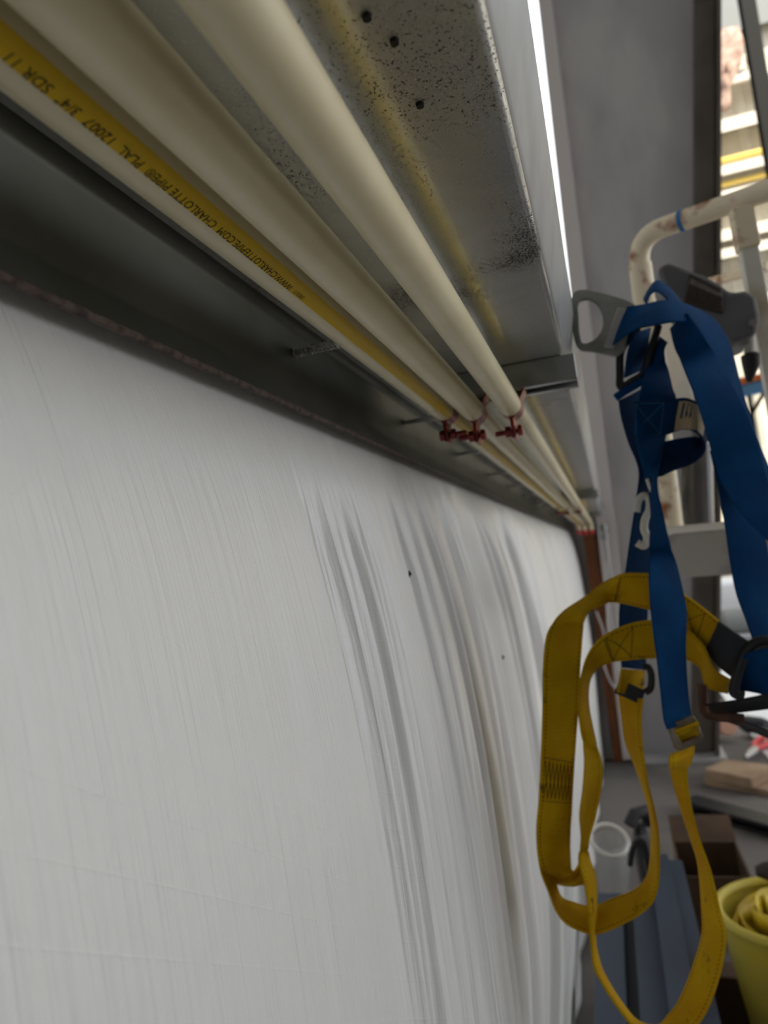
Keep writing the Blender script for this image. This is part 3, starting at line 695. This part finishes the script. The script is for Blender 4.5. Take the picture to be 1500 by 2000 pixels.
stitch(y1, [(1.05, .06), (1.05, .94)], 'thread_dark'); stitch(y1, [(1.12, .06), (1.12, .94)], 'thread_dark')
y2 = ribbon('leg_strap', [(1296, 1210, 1296, 1284, Y - .010), (1236, 1217, 1232, 1288, Y - .010), (1180, 1242, 1198, 1292, Y - .006), (1150, 1276, 1170, 1302, Y + .002), (1136, 1320, 1152, 1328, Y + .010), (1129, 1370, 1149, 1372, Y + .014), (1134, 1420, 1158, 1425, Y + .012), (1142, 1480, 1174, 1490, Y + .008, -1), (1139, 1540, 1174, 1530, Y + .004, -1), (1133, 1590, 1162, 1595, Y - .002, -1), (1136, 1640, 1149, 1643, Y - .008, -1), (1131, 1680, 1151, 1676, Y - .010), (1141, 1720, 1163, 1716, Y - .014), (1150, 1777, 1165, 1777, Y - .016), (1154, 1830, 1162, 1832, Y - .018), (1160, 1885, 1171, 1880, Y - .018), (1176, 1920, 1185, 1912, Y - .018), (1207, 1968, 1214, 1958, Y - .018), (1240, 2008, 1246, 1994, Y - .016), (1280, 2040, 1284, 2003, Y - .012), (1328, 2030, 1306, 1982, Y - .008), (1372, 1988, 1326, 1955, Y - .008), (1402, 1916, 1351, 1896, Y - .008), (1417, 1834, 1371, 1828, Y - .006), (1405, 1776, 1371, 1772, Y), (1387, 1700, 1364, 1690, Y + .006), (1364, 1634, 1350, 1640, Y + .010), (1347, 1563, 1326, 1567, Y + .008), (1341, 1510, 1311, 1511, Y + .002), (1347, 1476, 1307, 1482, Y - .006)], 'web_yellow')
for s in (1.0, 1.96, 2.04): stitch(y2, [(s, .06), (s, .94)], 'thread_dark')
stitch(y2, [(1.0, .1), (1.96, .9)], 'thread_dark'); stitch(y2, [(1.0, .9), (1.96, .1)], 'thread_dark')
ribbon('leg_loop', [(1056, 1590, 1098, 1590, Y + .002), (1049, 1640, 1096, 1640, Y + .006), (1056, 1700, 1090, 1700, Y + .010), (1072, 1742, 1086, 1725, Y + .010), (1088, 1782, 1096, 1752, Y + .004), (1112, 1808, 1118, 1762, Y), (1157, 1824, 1157, 1771, Y), (1196, 1814, 1192, 1757, Y + .002), (1247, 1787, 1240, 1738, Y + .008), (1276, 1758, 1262, 1714, Y + .014), (1286, 1716, 1270, 1684, Y + .020), (1287, 1660, 1272, 1640, Y + .026), (1283, 1610, 1271, 1600, Y + .030), (1274, 1568, 1260, 1552, Y + .034), (1263, 1520, 1243, 1502, Y + .038), (1254, 1450, 1222, 1450, Y + .040), (1252, 1400, 1214, 1395, Y + .040), (1256, 1366, 1208, 1352, Y + .040)], 'web_yellow')
ribbon('leg_strap_end', [(1214, 1306, 1258, 1310, Y + .036), (1209, 1334, 1256, 1342, Y + .036), (1206, 1352, 1254, 1362, Y + .038)], 'web_yellow', per=4)
rr_ = ribbon('waist_strap', [(1318, 1150, 1320, 1222, Y + .004), (1364, 1180, 1346, 1252, Y + .002), (1408, 1216, 1380, 1274, Y)], 'web_yellow')
stitch(rr_, [(1.3, .06), (1.3, .94)], 'thread_dark'); stitch(rr_, [(.3, .1), (1.3, .9)], 'thread_dark'); stitch(rr_, [(.3, .9), (1.3, .1)], 'thread_dark')
ribbon('waist_pad', [(1404, 1213, 1377, 1271, Y - .003), (1440, 1238, 1405, 1302, Y - .006), (1474, 1260, 1434, 1326, Y - .006)], 'dark_pad')
ribbon('thigh_strap', [(1340, 1224, 1338, 1286, Y + .012), (1374, 1262, 1368, 1304, Y + .012), (1394, 1306, 1380, 1340, Y + .012), (1430, 1330, 1422, 1354, Y + .010)], 'web_yellow')
ribbon('hip_strap', [(1452, 1280, 1438, 1346, Y - .006), (1490, 1268, 1474, 1352, Y - .010), (1530, 1262, 1512, 1362, Y - .012), (1580, 1258, 1560, 1366, Y - .012)], 'web_blue', wdt=.048)
pathtube([(1515, 1250), (1480, 1254), (1460, 1270), (1446, 1300), (1436, 1334), (1434, 1352), (1452, 1360)], Y - .014, .0052, 'strap_keeper', 'black_plastic', label='black plastic strap keeper')
pathtube([(1370, 1338), (1372, 1366), (1375, 1388), (1388, 1398), (1420, 1401), (1453, 1404)], Y - .004, .0050, 'hip_buckle', 'buckle_rust', label='rusty brown metal buckle')
ribbon('adjuster_strap', [(1382, 1376, 1386, 1394, Y + .004), (1440, 1368, 1446, 1390, Y + .004), (1520, 1352, 1526, 1380, Y + .004)], 'dark_pad', wdt=.03)
ribbon('adjuster_strap', [(1414, 1396, 1420, 1408, Y + .01), (1460, 1412, 1462, 1424, Y + .01), (1520, 1436, 1522, 1450, Y + .01)], 'dark_pad', wdt=.03)
# metal adjuster buckle at the end of the blue strap
def frame(outer, inner, Yd, th, name, mt, bevel=.0014, label=None):
    O = [U(x_, y_, Yd) for x_, y_ in outer]; I = [U(x_, y_, Yd) for x_, y_ in inner]; n = len(O); D = Vector((0, th, 0)); mb = MB()
    mb.v = O + I + [p + D for p in O] + [p + D for p in I]
    for i in range(n):
        j = (i + 1) % n; mb.f += [(i, j, n + j, n + i), (2 * n + i, 3 * n + i, 3 * n + j, 2 * n + j), (i, 2 * n + i, 2 * n + j, j), (n + i, n + j, 3 * n + j, 3 * n + i)]
    return mb.build(name, mt, har, bevel=bevel, label=label)
frame([(1309, 1419), (1314, 1412), (1351, 1398), (1358, 1401), (1374, 1440), (1370, 1450), (1330, 1467), (1323, 1463)], [(1320, 1429), (1323, 1425), (1355, 1413), (1359, 1415), (1367, 1434), (1365, 1439), (1333, 1451), (1329, 1449)], Y - .046, .004, 'adjuster_buckle', 'buckle', label='grey metal adjuster buckle')
frame([(1301, 1416), (1305, 1410), (1340, 1404), (1346, 1407), (1362, 1444), (1358, 1452), (1324, 1466), (1317, 1462)], [(1312, 1426), (1315, 1422), (1344, 1414), (1348, 1416), (1356, 1436), (1354, 1441), (1328, 1452), (1323, 1450)], Y - .036, .003, 'adjuster_buckle', 'buckle')
ribbon('adjuster_fold', [(1318, 1428, 1330, 1452, Y - .041), (1342, 1419, 1352, 1444, Y - .043), (1364, 1410, 1372, 1437, Y - .041)], 'web_yellow', wdt=.03, per=4)
ribbon('adjuster_fold', [(1308, 1474, 1356, 1456, Y - .036), (1309, 1486, 1354, 1470, Y - .042), (1310, 1499, 1350, 1486, Y - .036), (1310, 1502, 1348, 1494, Y - .030)], 'web_yellow', per=4)
MB().bar(U(1205, 1340, Y + .030), U(1256, 1362, Y + .030), .004, .016).build('adjuster_bar', 'black_plastic', har, bevel=.001)
pathtube([(1256, 1302), (1268, 1304), (1273, 1320), (1271, 1344), (1260, 1352)], Y + .030, .0038, 'side_buckle', 'black_plastic', label='black side buckle')
# ------------------------------------------------------------------ things on the floor beyond
sx = .45
ps = MB(); 
def wob(x_, y_): return .012 + .008 * math.sin(3 * x_ + 2 * y_) + .006 * math.sin(7 * y_ - 3 * x_)
gx, gy = 24, 24
for i in range(gx + 1):
    for j in range(gy + 1):
        X = .66 + 3.2 * i / gx; Yy = 4.16 + 2.9 * j / gy; ps.v.append(Vector((X, Yy, wob(X, Yy))))
for i in range(gx):
    for j in range(gy): b0 = i * (gy + 1) + j; ps.f.append((b0, b0 + 1, b0 + gy + 2, b0 + gy + 1))
tag(ps.build('plastic_sheet', 'white_sheet', angle=180), 'white plastic sheet spread on the sunlit floor behind the column', 'plastic sheet')
# tools and scraps on the sheet
def tool(px, py, px2, py2, label, name='pliers'):
    a, b = F(px, py, .05), F(px2, py2, .05); T = thing(name, (a + b) / 2 - Vector((0, 0, .03)), label, 'pliers')
    d = (b - a); n_ = Vector((-d.y, d.x, 0)).normalized() * .03
    mid = a.lerp(b, .42)
    MB().tube(cr([mid, mid.lerp(b, .4) + n_, b + n_ * .8], 6), .016, 10).build('handle', 'red_grip', T)
    MB().tube(cr([mid, mid.lerp(b, .4) - n_, b - n_ * .8], 6), .016, 10).build('handle', 'red_grip', T)
    MB().tube([a, a.lerp(mid, .6), mid], [.008, .022, .018], 10).build('jaw', 'steel_tool', T)
tool(1456, 1480, 1500, 1440, 'red-handled pliers at the right edge on the white sheet')
a, b = F(1392, 1404, .10), F(1424, 1418, .10)
MB().tube([a, a.lerp(b, .1), a.lerp(b, .9), b], [.05, .06, .06, .05], 18).build('tape_roll', 'pink_roll'); tag(bpy.data.objects['tape_roll'], 'pinkish roll lying on the white sheet beside the column', 'roll')
a, b = F(1444, 1412, .07), F(1500, 1420, .07)
pw = thing('power_tool', a.lerp(b, .5) - Vector((0, 0, .05)), 'dark power tool lying on the white sheet', 'tool')
MB().tube([a, a.lerp(b, .25), a.lerp(b, .8), b], [.025, .05, .05, .04], 14).build('body', 'dark_pad', pw); MB().bar(a.lerp(b, .6), a.lerp(b, .6) + Vector((.05, -.18, -.02)), .05, .04).build('handle', 'black_plastic', pw, bevel=.01)
# wrapped pallet and a grey machine further back
wpz = U(1425, 1180, 8.0)
wr = thing('wrapped_stack', (wpz.x, 8.0, 0), 'tall white plastic-wrapped stack beyond the column', 'stack')
MB().box((wpz.x - .45, 7.85, .14), (wpz.x + .55, 8.6, U(1425, 1132, 8.0).z)).build('wrap', 'white_sheet', wr, bevel=.05)
for dx in (-.4, .05, .45): MB().box((wpz.x + dx - .05, 7.85, 0), (wpz.x + dx + .05, 8.6, .14)).build('runner', 'cardboard', wr)
mq = U(1455, 1212, 7.5)
mc = thing('compressor', (mq.x, 7.5, 0), 'grey machine standing beyond the hanging blue strap', 'machine')
MB().tube([(mq.x - .22, 7.5, mq.z), (mq.x - .18, 7.5, mq.z), (mq.x + .3, 7.5, mq.z), (mq.x + .34, 7.5, mq.z)], [.07, .12, .12, .07], 18).build('tank', 'galv_far', mc)
for dx in (-.12, .24): MB().box((mq.x + dx - .02, 7.42, .0), (mq.x + dx + .02, 7.58, mq.z - .08)).build('leg', 'dark_steel', mc)
# blue beam stand with orange plank
bq0, bq1 = U(1440, 766, 5.0), U(1540, 744, 4.85)
bl = thing('beam_stand', (bq0.x, 5.0, 0), 'light blue beam on thin dark legs seen right of the harness', 'stand')
MB().bar(bq0, bq1, .06, .075).build('beam', 'light_blue', bl, bevel=.006)
m_ = bq0.lerp(bq1, .22); m2 = bq0.lerp(bq1, .62)
MB().tube([m_, (m_.x - .0, m_.y, 0)], .012, 10).build('leg', 'dark_steel', bl)
e_ = U(1462, 818, 4.98); MB().tube([m2, e_], .012, 10).build('brace', 'dark_steel', bl)
MB().tube([(bq1.x, bq1.y, bq1.z - .03), (bq1.x, bq1.y, 0)], .012, 10).build('leg', 'dark_steel', bl)
MB().bar(bq0 + Vector((-.1, 0, .055)), bq1 + Vector((.2, 0, .06)), .12, .034).build('plank', 'orange'); tag(bpy.data.objects['plank'], 'orange plank lying on the light blue beam', 'plank')
# torn kraft-faced insulation and foil hanging on the end wall
def rag(px, Yd, name, mt, label, cat):
    P = [U(x_, y_, Yd) for x_, y_ in px]; c = sum(P, Vector()) / len(P); mb = MB(); n = len(P); vs = []
    rings = 5
    for r_ in range(rings + 1):
        f_ = r_ / rings
        for p in P: q = c.lerp(p, f_); vs.append(q + Vector((0, -.10 * (1 - f_) - random.uniform(0, .10), 0)))
    fs = []
    for r_ in range(rings):
        for i in range(n): fs.append((r_ * n + i, r_ * n + (i + 1) % n, (r_ + 1) * n + (i + 1) % n, (r_ + 1) * n + i))
    mb.add(vs, fs); o = mb.build(name, mt, angle=180)
    so_ = o.modifiers.new('solid', 'SOLIDIFY'); so_.thickness = .02
    return tag(o, label, cat)
rag([(1380, 66), (1440, 60), (1450, 90), (1444, 130), (1436, 150), (1424, 175), (1428, 205), (1420, 222), (1400, 226), (1378, 220), (1378, 140)], YE - .20, 'torn_insulation', 'kraft', 'torn pinkish insulation hanging on the far wall beside the column', 'insulation')
rag([(1456, 62), (1472, 58), (1486, 105), (1480, 120), (1470, 112), (1464, 96), (1458, 132), (1455, 120)], YE - .20, 'torn_foil', 'foil', 'crumpled shiny foil beside the torn insulation', 'foil')
# yellow-striped pipes along the end wall
for py, r in ((303, .035), (350, .03)):
    z = U(1450, py, YE - .1).z
    T = MB().tube([(.95, YE - .08, z), (4.9, YE - .08, z), (8.9, YE - .08, z)], r, 14).build('far_pipe', 'pale_yellow')
    tag(T, 'yellow pipe along the far wall, ' + ('upper of two' if py == 303 else 'lower of two'), 'pipe', 'yellow pipes on the far wall')
# blue-grey steel channels lying along the wall
def channel(px_far, px_near, top, wdt, name_label, mt):
    pf = F(px_far[0], px_far[1], top); pn = F(px_near[0], px_near[1], top)
    X = pn.x; y0, y1 = .75, pf.y; h = wdt * .55; wdt -= .010; q = .004
    mb = MB(); mb.box((X - wdt / 2, y0, top - q), (X + wdt / 2, y1, top)); mb.box((X - wdt / 2, y0, top - h), (X - wdt / 2 + q, y1, top - q)); mb.box((X + wdt / 2 - q, y0, top - h), (X + wdt / 2, y1, top - q))
    mb.box((X - wdt / 2 + q, y0, top - h), (X - wdt / 2 + .018, y1, top - h + q)); mb.box((X + wdt / 2 - .018, y0, top - h), (X + wdt / 2 - q, y1, top - h + q))
    return tag(mb.build('steel_channel', mt), name_label, 'steel channel', 'steel channels on the floor')
BL = .20
channel((1205, 1745), (1192, 1990), BL + .045, .075, 'blue-grey steel channel on the floor nearest the white facing', 'blue_grey')
channel((1238, 1755), (1236, 1990), BL + .005, .066, 'dark blue steel channel second from the white facing', 'blue_dark')
channel((1268, 1745), (1282, 1990), BL + .045, .072, 'blue-grey steel channel in the middle of the floor stack', 'blue_grey')
channel((1300, 1668), (1338, 1990), BL + .075, .064, 'tallest blue-grey steel channel reaching farthest back', 'blue_grey')
channel((1330, 1680), (1382, 1990), BL + .045, .056, 'blue-grey steel channel farthest from the white facing', 'blue_grey')
blk = MB()
for yy in (1.0, 1.9):
    o = MB().box((-.10, yy, 0), (.19, yy + .07, BL - .032)).build('timber_bearer', 'cardboard_dark', bevel=.003)
    tag(o, {1.0: 'timber bearer under the near end of the steel channels', 1.9: 'timber bearer under the middle of the steel channels', 2.5: 'timber bearer under the far end of the steel channels'}[yy], 'bearer', 'bearers under the channels')
# clear pail and black bag at the end of the channels
pc = U(1190, 1640, 2.42)
pail = thing('pail', (pc.x, 2.42, 0), 'clear plastic pail with pale rim beside the white facing', 'pail')
R_ = .058
tilt = Vector((.18, -.35, 1)).normalized()
base = Vector((pc.x + .003, 2.45, .0))
axis = (pc - base); L_ = axis.length; axis.normalize()
MB().tube([base + axis * .02, base + axis * (L_ * .5), pc], [.046, .051, .057], 28, caps=False).build('wall', 'clear_plastic', pail, angle=180)
MB().ring(pc, (axis + Vector((.25, -.45, 0))).normalized(), R_, .006, 40, 8).build('rim', 'white_plastic', pail)
def lump(c, rx, ry, rz, seed, mt, name, parent=None, label=None, cat=None):
    rnd = random.Random(seed); ph = [rnd.uniform(0, 6) for _ in range(8)]; mb = MB(); n, k = 20, 28
    for i in range(n + 1):
        th = PI * i / n
        for j in range(k):
            a = 2 * PI * j / k; x_, y_, z_ = math.sin(th) * math.cos(a), math.sin(th) * math.sin(a), math.cos(th)
            f_ = 1 + .14 * math.sin(3 * x_ + ph[0] + 4 * z_) + .10 * math.sin(5 * y_ + ph[1] + 3 * x_) + .06 * math.sin(9 * z_ + ph[2] + 5 * a)
            zz_ = z_ if z_ > -.6 else -.6
            mb.v.append(Vector((c[0] + rx * x_ * f_, c[1] + ry * y_ * f_, c[2] + rz * (zz_ * f_ if z_ > -.6 else -.6))))
    for i in range(n):
        for j in range(k): mb.f.append((i * k + j, i * k + (j + 1) % k, (i + 1) * k + (j + 1) % k, (i + 1) * k + j))
    o = mb.build(name, mt, parent, angle=180)
    if label: tag(o, label, cat)
    return o
bgp = U(1246, 1660, 2.40)
bagT = thing('tool_bag', (bgp.x, 2.40, 0), 'black cloth bag slumped behind the steel channels', 'bag')
lump((bgp.x + .020, 2.48, .125), .032, .085, .205, 3, 'bag', 'body', bagT)
MB().tube([U(1230, 1612, 2.36), U(1240, 1590, 2.38), U(1258, 1584, 2.40), U(1268, 1606, 2.42)], .020, 12).build('flap', 'bag', bagT)
MB().tube(cr([U(1230, 1690, 2.34), U(1238, 1650, 2.33), U(1256, 1640, 2.30), U(1268, 1700, 2.34)], 5), .009, 8).build('strap', 'black_plastic', bagT)
# flattened cardboard, black beam and scraps on the floor
def card(pts, z0, h, name, label, mt='cardboard'):
    P = [F(x_, y_, z0) for x_, y_ in pts]
    return tag(MB().prism(P, (0, 0, h)).build(name, mt, bevel=.004), label, 'cardboard')
card([(1376, 1534), (1520, 1560), (1530, 1528), (1396, 1508)], .0, .03, 'cardboard_sheet', 'lower flattened cardboard on the floor right of the column')
card([(1378, 1522), (1470, 1542), (1520, 1516), (1420, 1502)], .031, .05, 'cardboard_sheet', 'upper flattened cardboard stacked right of the column')
a, b = F(1345, 1560, .045), F(1560, 1620, .045)
bb = thing('black_beam', (a.x, a.y, 0), 'long black steel beam lying on the floor in front of the cardboard', 'beam')
MB().bar(a, b, .10, .012).bar(a + Vector((0, 0, -.037)), b + Vector((0, 0, -.037)), .10, .012).bar(a + Vector((0, 0, -.018)), b + Vector((0, 0, -.018)), .010, .03).build('section', 'black_plastic', bb)
for pts, lbl in (([(1322, 1676), (1352, 1682), (1350, 1664), (1326, 1660)], 'small pale paper scrap beside the steel channels'), ([(1382, 1688), (1412, 1690), (1410, 1670), (1384, 1668)], 'pale paper scrap behind the brown box')):
    P = [F(x_, y_, .001) for x_, y_ in pts]; tag(MB().prism(P, (0, 0, .003)).build('paper_scrap', 'paper'), lbl, 'paper')
rs = F(1383, 1644, .006); tag(MB().ring(rs, (0, .2, 1), .012, .006, 16, 8).build('red_washer', 'red_cap'), 'tiny red ring on the concrete floor', 'ring')
bx_ = thing('cardboard_box', F(1390, 1800, .0), 'open brown cardboard box left of the yellow pail', 'box')
c_ = F(1402, 1790, .0); w2, d2, hh = .10, .14, .18
for lo, hi in (((-w2, -d2, 0), (w2, -d2 + .006, hh)), ((-w2, d2 - .006, 0), (w2, d2, hh)), ((-w2, -d2, 0), (-w2 + .006, d2, hh)), ((w2 - .006, -d2, 0), (w2, d2, hh)), ((-w2, -d2, 0), (w2, d2, .006))):
    MB().box((c_.x + lo[0], c_.y + lo[1], lo[2]), (c_.x + hi[0], c_.y + hi[1], hi[2])).build('panel', 'cardboard_dark', bx_)
MB().hexa([(c_.x - w2, c_.y + d2, hh), (c_.x + w2, c_.y + d2, hh), (c_.x + w2, c_.y + d2 + .006, hh), (c_.x - w2, c_.y + d2 + .006, hh), (c_.x - w2, c_.y + d2 + .10, hh + .05), (c_.x + w2, c_.y + d2 + .10, hh + .05), (c_.x + w2, c_.y + d2 + .106, hh + .05), (c_.x - w2, c_.y + d2 + .106, hh + .05)]).build('flap', 'cardboard_dark', bx_)
# yellow pail with coiled yellow strap
yc = U(1552, 1782, 1.80); zr = yc.z; RB = .155
pl_ = thing('yellow_bin', (yc.x, 1.80, 0), 'yellow plastic bin holding coiled yellow webbing, lower right corner', 'bin')
MB().tube([(yc.x, 1.8, .0), (yc.x, 1.8, .004), (yc.x, 1.8, zr)], [.10, .105, RB], 40, caps=False).build('wall', 'bin_yellow', pl_, angle=60)
MB().tube([(yc.x, 1.8, .0), (yc.x, 1.8, .006)], .102, 40).build('bottom', 'bin_yellow', pl_)
MB().ring((yc.x, 1.8, zr), (0, 0, 1), RB, .011, 48, 10).build('rim', 'bin_yellow', pl_)
def coil(R, z0, turns, wd, tl, label):
    mb = MB(); n = int(40 * turns)
    for i in range(n + 1):
        a = 2 * PI * i / 40; r_ = R - .010 * i / 40; zc = z0 + .014 * math.sin(a * 1.7) + tl * math.cos(a)
        for dz, dr in ((-wd / 2, 0), (wd / 2, .006)): mb.v.append(Vector((yc.x + (r_ + dr) * math.cos(a), 1.8 + (r_ + dr) * math.sin(a), zc + dz)))
    for i in range(n): mb.f.append((2 * i, 2 * i + 1, 2 * i + 3, 2 * i + 2))
    o = mb.build('webbing_coil', 'hose_yellow', angle=180); s_ = o.modifiers.new('solid', 'SOLIDIFY'); s_.thickness = .003
    return tag(o, label, 'webbing', 'coiled webbing in the yellow bin')
coil(.130, zr - .035, 2.6, .042, .012, 'outer yellow webbing coil inside the yellow bin')
coil(.085, zr - .020, 2.4, .042, -.016, 'inner yellow webbing coil inside the yellow bin')
kn = U(1496, 1702, 1.74); MB().tube([kn + Vector((-.02, 0, .0)), kn, kn + Vector((.05, 0, .01))], [.010, .019, .017], 14).build('knob', 'rubber', pl_)
